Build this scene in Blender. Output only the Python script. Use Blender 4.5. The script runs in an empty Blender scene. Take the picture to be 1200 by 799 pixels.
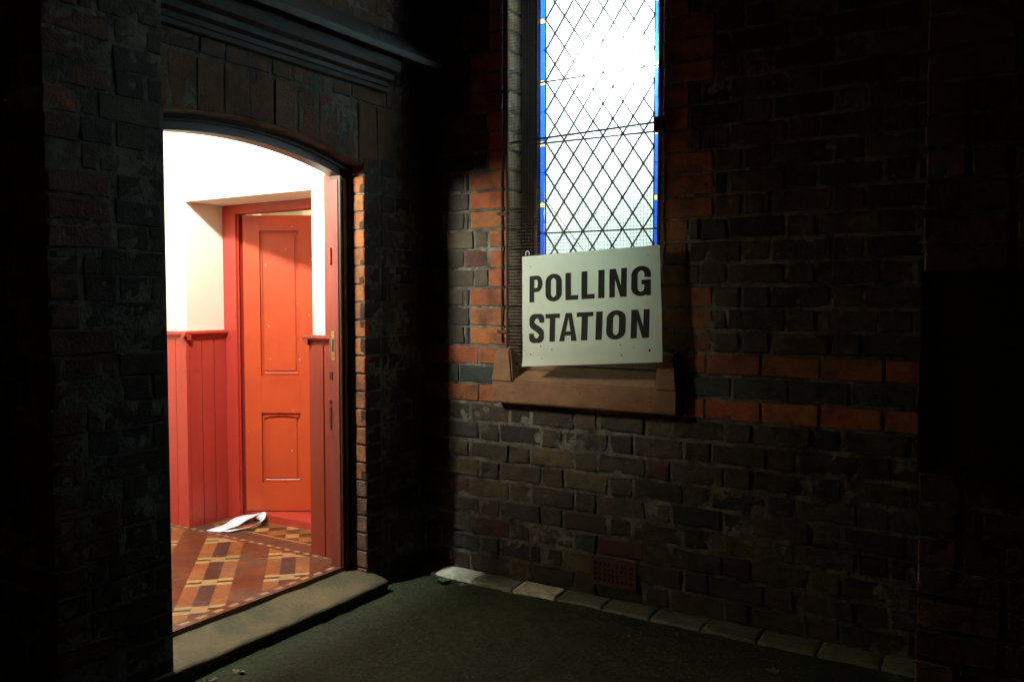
import bpy, bmesh, math, random
from mathutils import Vector, noise
R = math.radians
random.seed(7)
scn = bpy.context.scene
COL = scn.collection
def lerp(a, b, t): return a + (b - a) * t
V = Vector

# ------------------------------------------------------------------ materials
def mat(name):
    m = bpy.data.materials.new(name); m.use_nodes = True
    nt = m.node_tree; nt.nodes.clear()
    out = nt.nodes.new('ShaderNodeOutputMaterial')
    b = nt.nodes.new('ShaderNodeBsdfPrincipled')
    nt.links.new(b.outputs[0], out.inputs[0])
    return m, nt, b, out
def N(nt, t, **kw):
    n = nt.nodes.new('ShaderNode' + t)
    for k, v in kw.items():
        if k.startswith('i_'):
            k = k[2:]; k = int(k) if k.isdigit() else k.replace('_', ' ')
            n.inputs[k].default_value = v
        else: setattr(n, k, v)
    return n
def noise_fac(nt, scale, detail=6, rough=.6, lo=.35, hi=.65, stretch=None, dist=0.0):
    tc = N(nt, 'TexCoord'); src = tc.outputs['Object']
    if stretch:
        mp = N(nt, 'Mapping'); mp.inputs['Scale'].default_value = stretch
        nt.links.new(src, mp.inputs[0]); src = mp.outputs[0]
    t = N(nt, 'TexNoise'); t.inputs['Scale'].default_value = scale
    t.inputs['Detail'].default_value = detail; t.inputs['Roughness'].default_value = rough
    t.inputs['Distortion'].default_value = dist
    nt.links.new(src, t.inputs['Vector'])
    mr = N(nt, 'MapRange'); mr.inputs['From Min'].default_value = lo; mr.inputs['From Max'].default_value = hi
    nt.links.new(t.outputs['Fac'], mr.inputs['Value'])
    return mr.outputs[0], t.outputs['Fac']
def mix(nt, fac, a, b, mode='MIX'):
    m = N(nt, 'Mix', data_type='RGBA', blend_type=mode)
    for s, v in ((m.inputs[0], fac), (m.inputs[6], a), (m.inputs[7], b)):
        if hasattr(v, 'is_output'): nt.links.new(v, s)
        else: s.default_value = v if not isinstance(v, tuple) else (*v, 1)[:4]
    return m.outputs[2]
def bump(nt, b, h, strength=.4, dist=.004):
    bp = N(nt, 'Bump'); bp.inputs['Strength'].default_value = strength; bp.inputs['Distance'].default_value = dist
    nt.links.new(h, bp.inputs['Height']); nt.links.new(bp.outputs[0], b.inputs['Normal'])
def simple(name, c1, c2, scale=12, rough=.6, bstr=.3, bdist=.003, bscale=None, metallic=0, stretch=None, lo=.35, hi=.65, c3=None):
    m, nt, b, o = mat(name)
    f, raw = noise_fac(nt, scale, stretch=stretch, lo=lo, hi=hi)
    c = mix(nt, f, c1, c2)
    if c3:
        f3, _ = noise_fac(nt, scale * 5, lo=.62, hi=.72)
        c = mix(nt, f3, c, c3)
    nt.links.new(c, b.inputs['Base Color'])
    b.inputs['Roughness'].default_value = rough; b.inputs['Metallic'].default_value = metallic
    f2, raw2 = noise_fac(nt, bscale or scale * 6, stretch=stretch)
    bump(nt, b, raw2, bstr, bdist)
    return m

def brick_mat():
    m, nt, b, o = mat('brick_face')
    at = N(nt, 'Attribute', attribute_name='brick_colour')
    f, _ = noise_fac(nt, 46, detail=8, rough=.7, lo=.36, hi=.66)
    dirt, _ = noise_fac(nt, 9, detail=8, lo=.45, hi=.72)
    lime, _ = noise_fac(nt, 16, detail=10, rough=.75, lo=.63, hi=.74)
    c = mix(nt, f, at.outputs['Color'], (.5, .5, .5), 'MULTIPLY')
    c2 = mix(nt, .45, at.outputs['Color'], c)
    c3 = mix(nt, dirt, c2, mix(nt, .72, c2, (.018, .018, .016)))
    ml = N(nt, 'Math', operation='MULTIPLY'); ml.inputs[1].default_value = .35
    nt.links.new(lime, ml.inputs[0])
    c4 = mix(nt, ml.outputs[0], c3, (.22, .21, .18))
    nt.links.new(c4, b.inputs['Base Color'])
    b.inputs['Roughness'].default_value = .8
    b.inputs['Specular IOR Level'].default_value = .3
    _, raw = noise_fac(nt, 120, detail=8, rough=.7)
    bump(nt, b, raw, 1.0, .007)
    return m
def mortar_mat():
    m, nt, b, o = mat('mortar')
    f, raw = noise_fac(nt, 7, detail=8, rough=.7, lo=.38, hi=.66)
    f2, _ = noise_fac(nt, 30, detail=6, lo=.5, hi=.7)
    c = mix(nt, f, (.032, .031, .026), (.19, .185, .155))
    c = mix(nt, f2, c, (.03, .028, .023))
    nt.links.new(c, b.inputs['Base Color']); b.inputs['Roughness'].default_value = .95
    _, raw = noise_fac(nt, 90, detail=8)
    bump(nt, b, raw, .8, .006)
    return m
def tile_mat():
    # diagonal lattice of encaustic tiles, laid out in object space
    m, nt, b, o = mat('encaustic_tiles')
    tc = N(nt, 'TexCoord'); sx = N(nt, 'SeparateXYZ'); nt.links.new(tc.outputs['Object'], sx.inputs[0])
    X, Y = sx.outputs[0], sx.outputs[1]
    def M(op, a, b_=None, c_=None):
        n = N(nt, 'Math', operation=op)
        for i, v in enumerate((a, b_, c_)):
            if v is None: continue
            if hasattr(v, 'is_output'): nt.links.new(v, n.inputs[i])
            else: n.inputs[i].default_value = v
        return n.outputs[0]
    s = 1 / math.sqrt(2)
    u = M('MULTIPLY', M('ADD', X, Y), s); v = M('MULTIPLY', M('SUBTRACT', Y, X), s)
    pu, pv = .3145, .325
    fu = M('MULTIPLY', M('SUBTRACT', M('FRACT', M('ADD', M('DIVIDE', M('ADD', u, .443), pu), 20.5)), .5), pu)   # 0 at dark column
    fv = M('MULTIPLY', M('SUBTRACT', M('FRACT', M('ADD', M('DIVIDE', M('SUBTRACT', v, 4.048), pv), 20.5)), .5), pv)
    au, av = M('ABSOLUTE', fu), M('ABSOLUTE', fv)
    lt = lambda a, t: M('LESS_THAN', a, t)
    colA = lt(au, .031); colB = M('SUBTRACT', lt(au, .094), colA)
    st = lt(av, .012); cr = M('SUBTRACT', lt(av, .042), st); stA = lt(av, .036)
    nv, _ = noise_fac(nt, 5, detail=4, lo=.3, hi=.7)
    red = mix(nt, nv, (.155, .045, .020), (.10, .028, .014))
    # little per-tile variation
    vor = N(nt, 'TexWhiteNoise', noise_dimensions='2D')
    cb = N(nt, 'CombineXYZ')
    nt.links.new(M('FLOOR', M('DIVIDE', M('ADD', u, .412), .063)), cb.inputs[0]); nt.links.new(M('FLOOR', M('DIVIDE', v, .108)), cb.inputs[1])
    nt.links.new(cb.outputs[0], vor.inputs['Vector'])
    rnd = vor.outputs['Value']
    red = mix(nt, M('MULTIPLY', rnd, .6), red, (.20, .065, .028))
    dark = mix(nt, rnd, (.055, .028, .024), (.085, .038, .03))
    cream = mix(nt, rnd, (.54, .40, .17), (.44, .28, .13))
    orange = mix(nt, rnd, (.27, .085, .03), (.34, .14, .05))
    olive = (.06, .045, .02)
    c = red
    c = mix(nt, st, c, (.085, .035, .018))
    c = mix(nt, colB, c, orange)
    c = mix(nt, M('MULTIPLY', colB, cr), c, cream)
    c = mix(nt, M('MULTIPLY', colB, st), c, olive)
    c = mix(nt, colA, c, dark)
    c = mix(nt, M('MULTIPLY', colA, stA), c, mix(nt, .35, cream, (.38, .16, .10)))
    # borders: plain brown margin, cream dashes
    inF = M('MULTIPLY', lt(X, -2.672), lt(Y, 2.796))
    margin = mix(nt, nv, (.13, .055, .032), (.10, .045, .03))
    dashx = M('MULTIPLY', lt(M('FRACT', M('DIVIDE', X, .062)), .5), M('MULTIPLY', lt(M('ABSOLUTE', M('SUBTRACT', Y, 2.826)), .010), lt(X, -2.63)))
    dashy = M('MULTIPLY', lt(M('FRACT', M('DIVIDE', Y, .075)), .55), M('MULTIPLY', lt(M('ABSOLUTE', M('SUBTRACT', X, -2.645)), .011), lt(Y, 2.83)))
    c = mix(nt, inF, margin, c)
    c = mix(nt, M('MAXIMUM', dashx, dashy), c, (.42, .26, .14))
    # alcove panel
    p2 = .155
    gu = M('FRACT', M('ADD', M('DIVIDE', u, p2), 20.)); gv = M('FRACT', M('DIVIDE', v, p2))
    inA = M('MULTIPLY', M('MULTIPLY', M('GREATER_THAN', Y, 2.937), lt(Y, 3.165)), M('MULTIPLY', M('GREATER_THAN', X, -3.70), lt(X, -2.93)))
    inB = M('MULTIPLY', M('MULTIPLY', M('GREATER_THAN', Y, 2.947), lt(Y, 3.155)), M('MULTIPLY', M('GREATER_THAN', X, -3.69), lt(X, -2.94)))
    yel = (.52, .30, .08)
    g1 = lt(gu, .42); g2 = lt(gv, .42)
    ac = mix(nt, g1, (.30, .12, .03), (.13, .05, .03))
    ac = mix(nt, M('MULTIPLY', g1, g2), ac, (.50, .30, .10))
    ac = mix(nt, M('MULTIPLY', M('SUBTRACT', 1., g1), g2), ac, (.07, .035, .025))
    c = mix(nt, inA, c, yel); c = mix(nt, inB, c, ac)
    # joints
    ju = lt(M('PINGPONG', M('ADD', u, .412), .0315), .0009)
    w, _ = noise_fac(nt, 30, detail=6, lo=.55, hi=.75)
    c = mix(nt, M('MULTIPLY', ju, .7), c, (.05, .035, .025))
    dirt, _ = noise_fac(nt, 6, detail=8, lo=.45, hi=.75)
    c = mix(nt, M('MULTIPLY', dirt, .5), c, (.06, .04, .028))
    nt.links.new(c, b.inputs['Base Color'])
    c = mix(nt, 1.0, c, (.78, .74, .70), 'MULTIPLY')
    nt.links.new(c, b.inputs['Base Color'])
    rg = N(nt, 'MapRange'); rg.inputs['To Min'].default_value = .28; rg.inputs['To Max'].default_value = .6
    nt.links.new(dirt, rg.inputs['Value']); nt.links.new(rg.outputs[0], b.inputs['Roughness'])
    _, raw = noise_fac(nt, 22, detail=4)
    bump(nt, b, raw, .25, .003)
    return m

M_ = {}
M_['brick'] = brick_mat(); M_['mortar'] = mortar_mat(); M_['tiles'] = tile_mat()
M_['sand'] = simple('red_sandstone', (.23, .125, .062), (.15, .08, .042), 9, .9, .6, .004, 70, c3=(.11, .06, .04))
M_['stone'] = simple('worn_doorstep_stone', (.115, .080, .038), (.048, .044, .020), 7, .85, .6, .006, 45, c3=(.06, .065, .03))
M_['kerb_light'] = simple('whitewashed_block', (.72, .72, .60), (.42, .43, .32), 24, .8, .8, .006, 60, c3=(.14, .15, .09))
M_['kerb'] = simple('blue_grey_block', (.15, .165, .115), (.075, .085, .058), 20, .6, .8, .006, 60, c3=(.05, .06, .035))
M_['plaster'] = simple('cream_plaster', (.82, .80, .68), (.77, .73, .58), 3, .9, .25, .006, 14)
M_['darkwood'] = simple('dark_brown_paint', (.032, .014, .010), (.02, .010, .008), 10, .45, .3, .002, 60, stretch=(1, 1, .15))
M_['black'] = simple('plain_black', (.006, .006, .006), (.010, .010, .010), 10, .7, .2, .002, 50)
M_['cornice'] = simple('weathered_grey_paint', (.018, .016, .012), (.009, .008, .007), 8, .7, .3, .003, 50)
M_['slate'] = simple('slate', (.03, .032, .036), (.018, .02, .022), 12, .7, .5, .004, 50)
M_['iron'] = simple('rusty_iron', (.045, .022, .013), (.02, .014, .012), 40, .75, .5, .001, 200)
M_['wire'] = simple('rusted_wire', (.10, .06, .035), (.05, .035, .025), 40, .6, .2, .0005, 200, metallic=.3)
M_['lead'] = simple('lead', (.03, .032, .036), (.02, .02, .022), 40, .6, .2, .0005, 200)
M_['brass'] = simple('worn_brass', (.55, .38, .14), (.28, .18, .07), 90, .4, .2, .0005, 200, metallic=.7)
M_['terra'] = simple('terracotta', (.085, .032, .02), (.06, .022, .015), 25, .85, .6, .003, 90)
M_['hole'] = simple('hole_shade', (.004, .004, .004), (.006, .006, .006), 25, .9)  # near-black colour painted in for the shade inside holes
M_['paper'] = simple('white_paper', (.76, .82, .90), (.70, .76, .85), 6, .7, .1, .001, 20)
M_['winframe'] = simple('dark_stone_mullion', (.035, .033, .034), (.022, .02, .022), 9, .75, .4, .003, 60)
M_['leaf'] = simple('weed_leaf', (.06, .11, .03), (.09, .13, .05), 30, .6, .3, .001, 90)
M_['deadleaf'] = simple('dead_leaf', (.19, .17, .10), (.11, .09, .05), 30, .7, .3, .001, 90)
M_['carpet'] = simple('brown_mat', (.10, .045, .03), (.07, .03, .02), 30, .95)
M_['white_metal'] = simple('white_enamel', (.7, .7, .7), (.65, .65, .65), 5, .4)

def red_paint():
    m, nt, b, o = mat('red_gloss_paint')
    f, _ = noise_fac(nt, 4, detail=6, lo=.35, hi=.7)
    c = mix(nt, f, (.50, .068, .016), (.42, .050, .014))
    ch, _ = noise_fac(nt, 34, detail=2, rough=.4, lo=.765, hi=.775)      # chips through to undercoat
    c = mix(nt, ch, c, (.62, .5, .38))
    sc, _ = noise_fac(nt, 14, detail=8, lo=.60, hi=.72, stretch=(1, 1, .25))
    ms = N(nt, 'Math', operation='MULTIPLY'); ms.inputs[1].default_value = .35; nt.links.new(sc, ms.inputs[0])
    c = mix(nt, ms.outputs[0], c, (.30, .028, .012))
    nt.links.new(c, b.inputs['Base Color']); b.inputs['Roughness'].default_value = .42
    _, raw = noise_fac(nt, 55, detail=4, stretch=(1, 1, .12))
    bump(nt, b, raw, .35, .0015)
    return m
M_['red'] = red_paint()
def red_old():
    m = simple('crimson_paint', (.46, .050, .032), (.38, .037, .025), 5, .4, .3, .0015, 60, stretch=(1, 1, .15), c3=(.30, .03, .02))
    return m
M_['crimson'] = red_old()

M_['deepred'] = simple('crimson_darkened', (.24, .030, .014), (.18, .022, .012), 6, .45, .4, .002, 60, stretch=(1, 1, .15), c3=(.30, .05, .025))  # crimson darkened in colour to offset the strong lamp light there
def ground_mat():
    m, nt, b, o = mat('mossy_asphalt')
    f, _ = noise_fac(nt, 1.7, detail=8, rough=.65, lo=.42, hi=.62)
    g, raw = noise_fac(nt, 75, detail=10, rough=.85, lo=.46, hi=.64)
    c = mix(nt, f, (.012, .014, .008), (.018, .036, .003))
    c = mix(nt, g, c, (.070, .080, .036), 'MIX')
    mm, _ = noise_fac(nt, 14, detail=8, rough=.7, lo=.5, hi=.72)
    c = mix(nt, mm, c, (.007, .012, .003))
    nt.links.new(c, b.inputs['Base Color']); b.inputs['Roughness'].default_value = .8
    _, raw2 = noise_fac(nt, 60, detail=10, rough=.75)
    bump(nt, b, raw2, 1.0, .02)
    return m
M_['ground'] = ground_mat()

def glass(name, col):
    m = bpy.data.materials.new(name); m.use_nodes = True
    nt = m.node_tree; nt.nodes.clear()
    out = N(nt, 'OutputMaterial')
    tr = N(nt, 'BsdfTranslucent'); tr.inputs[0].default_value = (*col, 1)
    gl = N(nt, 'BsdfGlossy'); gl.inputs['Roughness'].default_value = .25; gl.inputs[0].default_value = (.6, .6, .6, 1)
    mx = N(nt, 'MixShader'); mx.inputs[0].default_value = .05
    nt.links.new(tr.outputs[0], mx.inputs[1]); nt.links.new(gl.outputs[0], mx.inputs[2]); nt.links.new(mx.outputs[0], out.inputs[0])
    return m
M_['pane'] = glass('obscured_glass', (.66, .93, .95))
M_['blue'] = glass('blue_glass', (.020, .14, .90))
M_['yellow'] = glass('yellow_glass', (.85, .80, .35))

def sign_mat():
    m = bpy.data.materials.new('white_banner_plastic'); m.use_nodes = True
    nt = m.node_tree; nt.nodes.clear()
    out = N(nt, 'OutputMaterial')
    f, _ = noise_fac(nt, 5, detail=8, lo=.4, hi=.75)
    sm, _ = noise_fac(nt, 26, detail=8, rough=.7, lo=.6, hi=.8)
    c = mix(nt, f, (.82, .90, .77), (.73, .83, .68))
    k = N(nt, 'Math', operation='MULTIPLY'); k.inputs[1].default_value = .3; nt.links.new(sm, k.inputs[0])
    c = mix(nt, k.outputs[0], c, (.45, .48, .36))
    d = N(nt, 'BsdfPrincipled'); nt.links.new(c, d.inputs['Base Color']); d.inputs['Roughness'].default_value = .5
    tr = N(nt, 'BsdfTranslucent'); tr.inputs[0].default_value = (.82, .97, .74, 1)
    mx = N(nt, 'MixShader'); mx.inputs[0].default_value = .5
    nt.links.new(d.outputs[0], mx.inputs[1]); nt.links.new(tr.outputs[0], mx.inputs[2]); nt.links.new(mx.outputs[0], out.inputs[0])
    return m
M_['sign'] = sign_mat()
M_['ink'] = simple('black_print', (.010, .011, .010), (.014, .015, .013), 20, .9, .05, .0005)
def emit(name, col, s):
    m = bpy.data.materials.new(name); m.use_nodes = True
    nt = m.node_tree; nt.nodes.clear()
    out = N(nt, 'OutputMaterial'); e = N(nt, 'Emission'); e.inputs[0].default_value = (*col, 1); e.inputs[1].default_value = s
    nt.links.new(e.outputs[0], out.inputs[0]); return m

# ------------------------------------------------------------------ helpers
def thing(name, label, cat, loc=(0, 0, 0), group=None):
    o = bpy.data.objects.new(name, None); COL.objects.link(o); o.location = loc
    o['label'] = label; o['category'] = cat
    if group: o['group'] = group
    return o
def tag(o, label, cat, group=None):
    o['label'] = label; o['category'] = cat
    if group: o['group'] = group
    return o
def wloc(o):
    l = V(o.location)
    while o.parent: o = o.parent; l += o.location
    return l
def build(name, verts, faces, m, parent=None, cols=None, smooth=False, kind=None, label=None, mats=None, fm=None):
    me = bpy.data.meshes.new(name); me.from_pydata([tuple(v) for v in verts], [], faces); me.update()
    for x in (mats or [m]): me.materials.append(x)
    if fm: me.polygons.foreach_set('material_index', fm)
    if smooth: me.polygons.foreach_set('use_smooth', [True] * len(me.polygons))
    if cols is not None:
        a = me.color_attributes.new('brick_colour', 'FLOAT_COLOR', 'POINT')
        flat = []
        for c in cols: flat += [c[0], c[1], c[2], 1]
        a.data.foreach_set('color', flat)
    o = bpy.data.objects.new(name, me); COL.objects.link(o)
    if parent:
        o.parent = parent; o.location = -wloc(parent)
    if kind: o['kind'] = kind
    if label: o['label'] = label
    return o
class MB:
    def __init__(s): s.v, s.f = [], []
    def box(s, x0, x1, y0, y1, z0, z1):
        i = len(s.v)
        s.v += [V((x, y, z)) for z in (z0, z1) for y in (y0, y1) for x in (x0, x1)]
        s.f += [[i + a for a in q] for q in ((0, 2, 3, 1), (4, 5, 7, 6), (0, 1, 5, 4), (1, 3, 7, 5), (3, 2, 6, 7), (2, 0, 4, 6))]
        return s
    def quadbox(s, pts, d):
        """pts: 4 points in order, extruded by vector d"""
        i = len(s.v); d = V(d); s.v += [V(p) for p in pts] + [V(p) + d for p in pts]
        s.f += [[i, i + 1, i + 2, i + 3], [i + 7, i + 6, i + 5, i + 4]] + [[i + k, i + 4 + k, i + 4 + (k + 1) % 4, i + (k + 1) % 4] for k in range(4)]
        return s
    def prism(s, pts, d):
        n = len(pts); i = len(s.v); d = V(d); s.v += [V(p) for p in pts] + [V(p) + d for p in pts]
        s.f += [list(range(i, i + n)), list(range(i + 2 * n - 1, i + n - 1, -1))] + [[i + k, i + n + k, i + n + (k + 1) % n, i + (k + 1) % n] for k in range(n)]
        return s
    def bar(s, a, b, w, n=4, ph=.785):
        a, b = V(a), V(b); d = (b - a).normalized()
        u = d.cross(V((0, 0, 1)));
        if u.length < .1: u = V((1, 0, 0))
        u.normalize(); q = d.cross(u); i = len(s.v)
        for p in (a, b):
            for k in range(n):
                t = ph + 2 * math.pi * k / n; s.v.append(p + (u * math.cos(t) + q * math.sin(t)) * w)
        s.f += [[i + k, i + (k + 1) % n, i + n + (k + 1) % n, i + n + k] for k in range(n)]
        s.f += [list(range(i + n - 1, i - 1, -1)), list(range(i + n, i + 2 * n))]
        return s
    def o(s, name, m, parent=None, bevel=0, **k):
        ob = build(name, s.v, s.f, m, parent, **k)
        bm = bmesh.new(); bm.from_mesh(ob.data)
        bmesh.ops.recalc_face_normals(bm, faces=bm.faces)
        if bevel: bmesh.ops.bevel(bm, geom=list(bm.edges), offset=bevel, segments=2, affect='EDGES', clamp_overlap=True)
        bm.to_mesh(ob.data); bm.free()
        return ob

# ---- brick faces: real bricks with worn edges, standing proud of the mortar
class Bricks:
    def __init__(s): s.v, s.f, s.c = [], [], []
    def add(s, O, U, Nn, u0, u1, z0, z1, col, W=V((0, 0, 1)), deep=.022, wear=1.0, nx=None, nz=None, corners=None, wrap0=False, wrap1=False):
        U, Nn, O = V(U), V(Nn), V(O)
        w, h = u1 - u0, z1 - z0
        nx = nx or max(6, min(18, int(w / .014) + 4)); nz = nz or max(6, min(10, int(h / .014) + 4))
        seed = V((random.random() * 90, random.random() * 90, random.random() * 90))
        if corners is None: corners = [(u0, z0), (u1, z0), (u1, z1), (u0, z1)]
        j = [(random.uniform(-1, 1) * .0032 * wear, random.uniform(-1, 1) * .0028 * wear) for _ in range(4)]
        if wrap0: j[0] = (0, j[0][1]); j[3] = (0, j[3][1])
        if wrap1: j[1] = (0, j[1][1]); j[2] = (0, j[2][1])
        cs = [(c[0] + a, c[1] + b) for c, (a, b) in zip(corners, j)]
        tilt = random.uniform(-.0018, .0018) * wear; tz = random.uniform(-.0015, .0015) * wear; off = random.uniform(-.0015, .0025) * wear
        i0 = len(s.v); r = .0028 * (.6 + .9 * wear * random.random())
        us = [0, r / w] + [lerp(r * 2.2 / w, 1 - r * 2.2 / w, k / (nx - 5)) for k in range(nx - 4)] + [1 - r / w, 1] if nx > 5 else [k / (nx - 1) for k in range(nx)]
        zs = [0, r / h] + [lerp(r * 2.2 / h, 1 - r * 2.2 / h, k / (nz - 5)) for k in range(nz - 4)] + [1 - r / h, 1] if nz > 5 else [0, .08, .92, 1][:nz] if nz == 4 else [0, .07, .5, .93, 1]
        if nx <= 5: us = [0, .06, .94, 1] if nx == 4 else [0, .05, .5, .95, 1]
        nx, nz = len(us), len(zs)
        shade = 1
        for b in zs:
            for a in us:
                pu = lerp(lerp(cs[0][0], cs[1][0], a), lerp(cs[3][0], cs[2][0], a), b)
                pz = lerp(lerp(cs[0][1], cs[1][1], a), lerp(cs[3][1], cs[2][1], a), b)
                du = min(a, 1 - a) * w; dz = min(b, 1 - b) * h; e = min(du, dz)
                if wrap0 and a < .5: e = dz
                if wrap1 and a > .5: e = dz
                d = off + tilt * (a - .5) * 2 + tz * (b - .5) * 2
                nn = noise.noise(V((pu * 35, pz * 35, 0)) + seed); n2 = noise.noise(V((pu * 90, pz * 90, 3)) + seed)
                n3 = noise.noise(V((pu * 22, pz * 22, 8)) + seed)
                d += nn * .0020 * wear + n2 * .0013 * wear - max(0, n3 - .25) * .012 * wear
                if e < r: d -= (1 - e / r) ** 1.5 * r * (1.1 + .9 * wear * max(0, nn * 2))
                if e < 1e-6 and not ((wrap0 and a == 0) or (wrap1 and a == 1)):
                    pz += noise.noise(V((pu * 60, 7, pz * 60)) + seed) * .0022 * wear
                    pu += noise.noise(V((9, pu * 60, pz * 60)) + seed) * .0018 * wear
                s.v.append(O + U * pu + W * pz + Nn * d)
                s.c.append(col)
        for y in range(nz - 1):
            for x in range(nx - 1):
                q = i0 + y * nx + x; s.f.append([q, q + 1, q + nx + 1, q + nx])
        ring = [i0 + x for x in range(nx)] + [i0 + y * nx + nx - 1 for y in range(1, nz)] + [i0 + (nz - 1) * nx + x for x in range(nx - 2, -1, -1)] + [i0 + y * nx for y in range(nz - 2, 0, -1)]
        b0 = len(s.v)
        for q in ring: s.v.append(s.v[q] - Nn * deep); s.c.append(col)
        for k in range(len(ring)):
            k2 = (k + 1) % len(ring); s.f.append([ring[k2], ring[k], b0 + k, b0 + k2])
    def o(s, name, parent, **k):
        ob = build(name, s.v, s.f, M_['brick'], parent, cols=s.c, smooth=True, **k)
        bm = bmesh.new(); bm.from_mesh(ob.data); bmesh.ops.recalc_face_normals(bm, faces=bm.faces)
        for e in bm.edges:
            if len(e.link_faces) == 2 and e.calc_face_angle(0) > 1.0: e.smooth = False
        bm.to_mesh(ob.data); bm.free()
        return ob
def jit(c, a=.18, hue=.06):
    k = 1 + random.uniform(-a, a); return tuple(max(.004, x * k * (1 + random.uniform(-hue, hue))) for x in c)
def dark():
    r = random.random()
    if r < .55: return jit((.070, .057, .040), .35)
    if r < .78: return jit((.048, .045, .040), .25)
    if r < .92: return jit((.095, .078, .045), .25)
    return jit((.085, .046, .032), .25)
def redc(): return jit((.34, .118, .046), .24, .12)
def bluec(): return jit((.055, .068, .066), .2)
def pier_shade(): return tuple(x * .55 for x in dark())  # wall brick colours darkened to paint in the gloom on the pier
G = .0886; J = .0125
ZR = 1.062                       # top of the string course
Y0 = 3.268                       # face of the church wall

# ------------------------------------------------------------------ CHURCH WALL
wall = thing('church_wall', 'dark brick church wall with red and blue brick band, pierced by the bright leaded window', 'brick wall', (-1.2, 3.4, 0))
WL, WR = -2.07, -1.325           # window jamb arrises
O0, UX, NY = (0, Y0, 0), (1, 0, 0), (0, -1, 0)
XL, XR = -2.56, .75
BZ0, ZT = -3, 27                 # course numbers relative to ZR
dk, rq, sc = Bricks(), Bricks(), Bricks()
def flemish(br, O, U, Nn, a, b, z, k, phase, colf, wear=1.2, y=None):
    """fill [a,b] with alternating headers and stretchers"""
    per = .332; off = (k % 2) * per / 2 + phase
    x = math.floor((a - off) / per) * per + off
    while x < b:
        for w in (.220, .112):
            u0, u1 = max(x, a), min(x + w, b); x += w
            if u1 - u0 < .028: continue
            br.add(O, U, Nn, u0 + J * .5, u1 - J * .5, z + J * .55, z + G - J * .55, colf(), wear=wear)
for k in range(-12, ZT):
    z = ZR + k * G
    if z < -.1: continue
    if k in (-1, -2, -3):
        cf = bluec if k == -2 else redc
        off = .104 if k == -2 else 0
        brr = sc
        x = -2.443 - .218 + off
        while x < XR:
            for (lo, hi) in ((XL, -2.118), (-1.232, XR)):
                u0, u1 = max(x, lo), min(x + .218, hi)
                if u1 - u0 > .03: brr.add(O0, UX, NY, u0 + .005, u1 - .005, z + .006, z + G - .006, cf(), wear=.7)
            x += .218
        continue
    if k < 0:
        flemish(dk, O0, UX, NY, XL, XR, z, k, .05, dark, 1.5)
    else:
        wide = (k // 3) % 2 == 0
        wl = WL - (.205 if wide else .1); wr = WR + (.215 if wide else .112)
        rq.add(O0, UX, NY, wl + J * .5, WL, z + .006, z + G - .006, redc(), wear=.8, wrap1=False)
        rq.add(O0, UX, NY, WR, wr - J * .5, z + .006, z + G - .006, jit((.25, .095, .045), .25), wear=.9)
        # window reveals; left bricks coloured pale to carry the window's light
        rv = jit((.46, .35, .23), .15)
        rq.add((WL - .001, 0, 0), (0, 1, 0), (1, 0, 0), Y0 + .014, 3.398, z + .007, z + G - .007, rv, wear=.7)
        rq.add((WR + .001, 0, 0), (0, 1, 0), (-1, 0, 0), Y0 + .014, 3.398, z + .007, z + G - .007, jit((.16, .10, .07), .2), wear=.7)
        flemish(dk, O0, UX, NY, XL, wl, z, k, .02, dark, 1.2)
        flemish(dk, O0, UX, NY, wr, XR, z, k, .11, dark, 1.1)
dk.o('dark_brickwork', wall); rq.o('red_brick_jambs', wall, label='orange-red brick quoins beside the window'); sc.o('string_course', wall, label='band of two red brick courses with a blue brick course between')
mo = MB(); BX0 = -.29
mf = Y0 + .012
mo.box(XL - .3, WL - .004, mf, 3.8, -.15, 3.5).box(WR + .004, XR, mf, 3.8, -.15, 3.5).box(WL - .004, WR + .004, mf, 3.8, -.15, .93)
mortar = mo.o('mortar_bed', M_['mortar'], wall)
def relief(name, xa, xb, za, zb_, parent, st=.0085):
    nx_, nz_ = int((xb - xa) / st), int((zb_ - za) / st); vs, fs = [], []
    for j in range(nz_ + 1):
        for i in range(nx_ + 1):
            x, z = lerp(xa, xb, i / nx_), lerp(za, zb_, j / nz_)
            big = noise.noise(V((x * 4, z * 4, 3))); d = (.0036 if z < ZR - 3 * G else .0046) - big * .0036 + noise.noise(V((x * 30, z * 30, 1))) * .0024 + noise.noise(V((x * 80, z * 80, 1))) * .0016
            vs.append((x, Y0 + d, z))
    for j in range(nz_):
        for i in range(nx_): a = j * (nx_ + 1) + i; fs.append([a, a + 1, a + nx_ + 2, a + nx_ + 1])
    return build(name, vs, fs, M_['mortar'], parent, smooth=True)
relief('pointing', XL, WL - .003, -.12, 3.4, wall); relief('pointing', WR + .003, BX0 + .1, -.12, 3.4, wall); relief('pointing', WL - .003, WR + .003, -.12, .925, wall)
# sill
sl = MB()
zf, ztop = .912, 1.045
x0, x1, ys = -2.118, -1.235, 3.212
sl.v += []
def prof(x): return None
pts = [(x0, ys, .812), (x0, ys + .004, zf - .0), (x0, 3.43, ztop), (x0, 3.43, .812)]
sl.prism(pts, (x1 - x0, 0, 0))
slo = sl.o('window_sill', M_['sand'], wall, bevel=.006)
st = MB()   # stools at each end
def stool(a, b, ta, tb):
    s_ = MB(); i = 0
    lowz, hz = .905, 1.065
    y_a, y_b = ys - .003, 3.30
    s_.v = [V(p) for p in [(a, y_a, lowz), (b, y_a, lowz), (b, y_b, lowz), (a, y_b, lowz), (ta, y_a + .006, hz - .012), (tb, y_a + .006, hz - .012), (tb, y_b, hz + .0), (ta, y_b, hz + .0)]]
    s_.f = [[0, 3, 2, 1], [4, 5, 6, 7], [0, 1, 5, 4], [1, 2, 6, 5], [2, 3, 7, 6], [3, 0, 4, 7]]
    return s_
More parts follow.
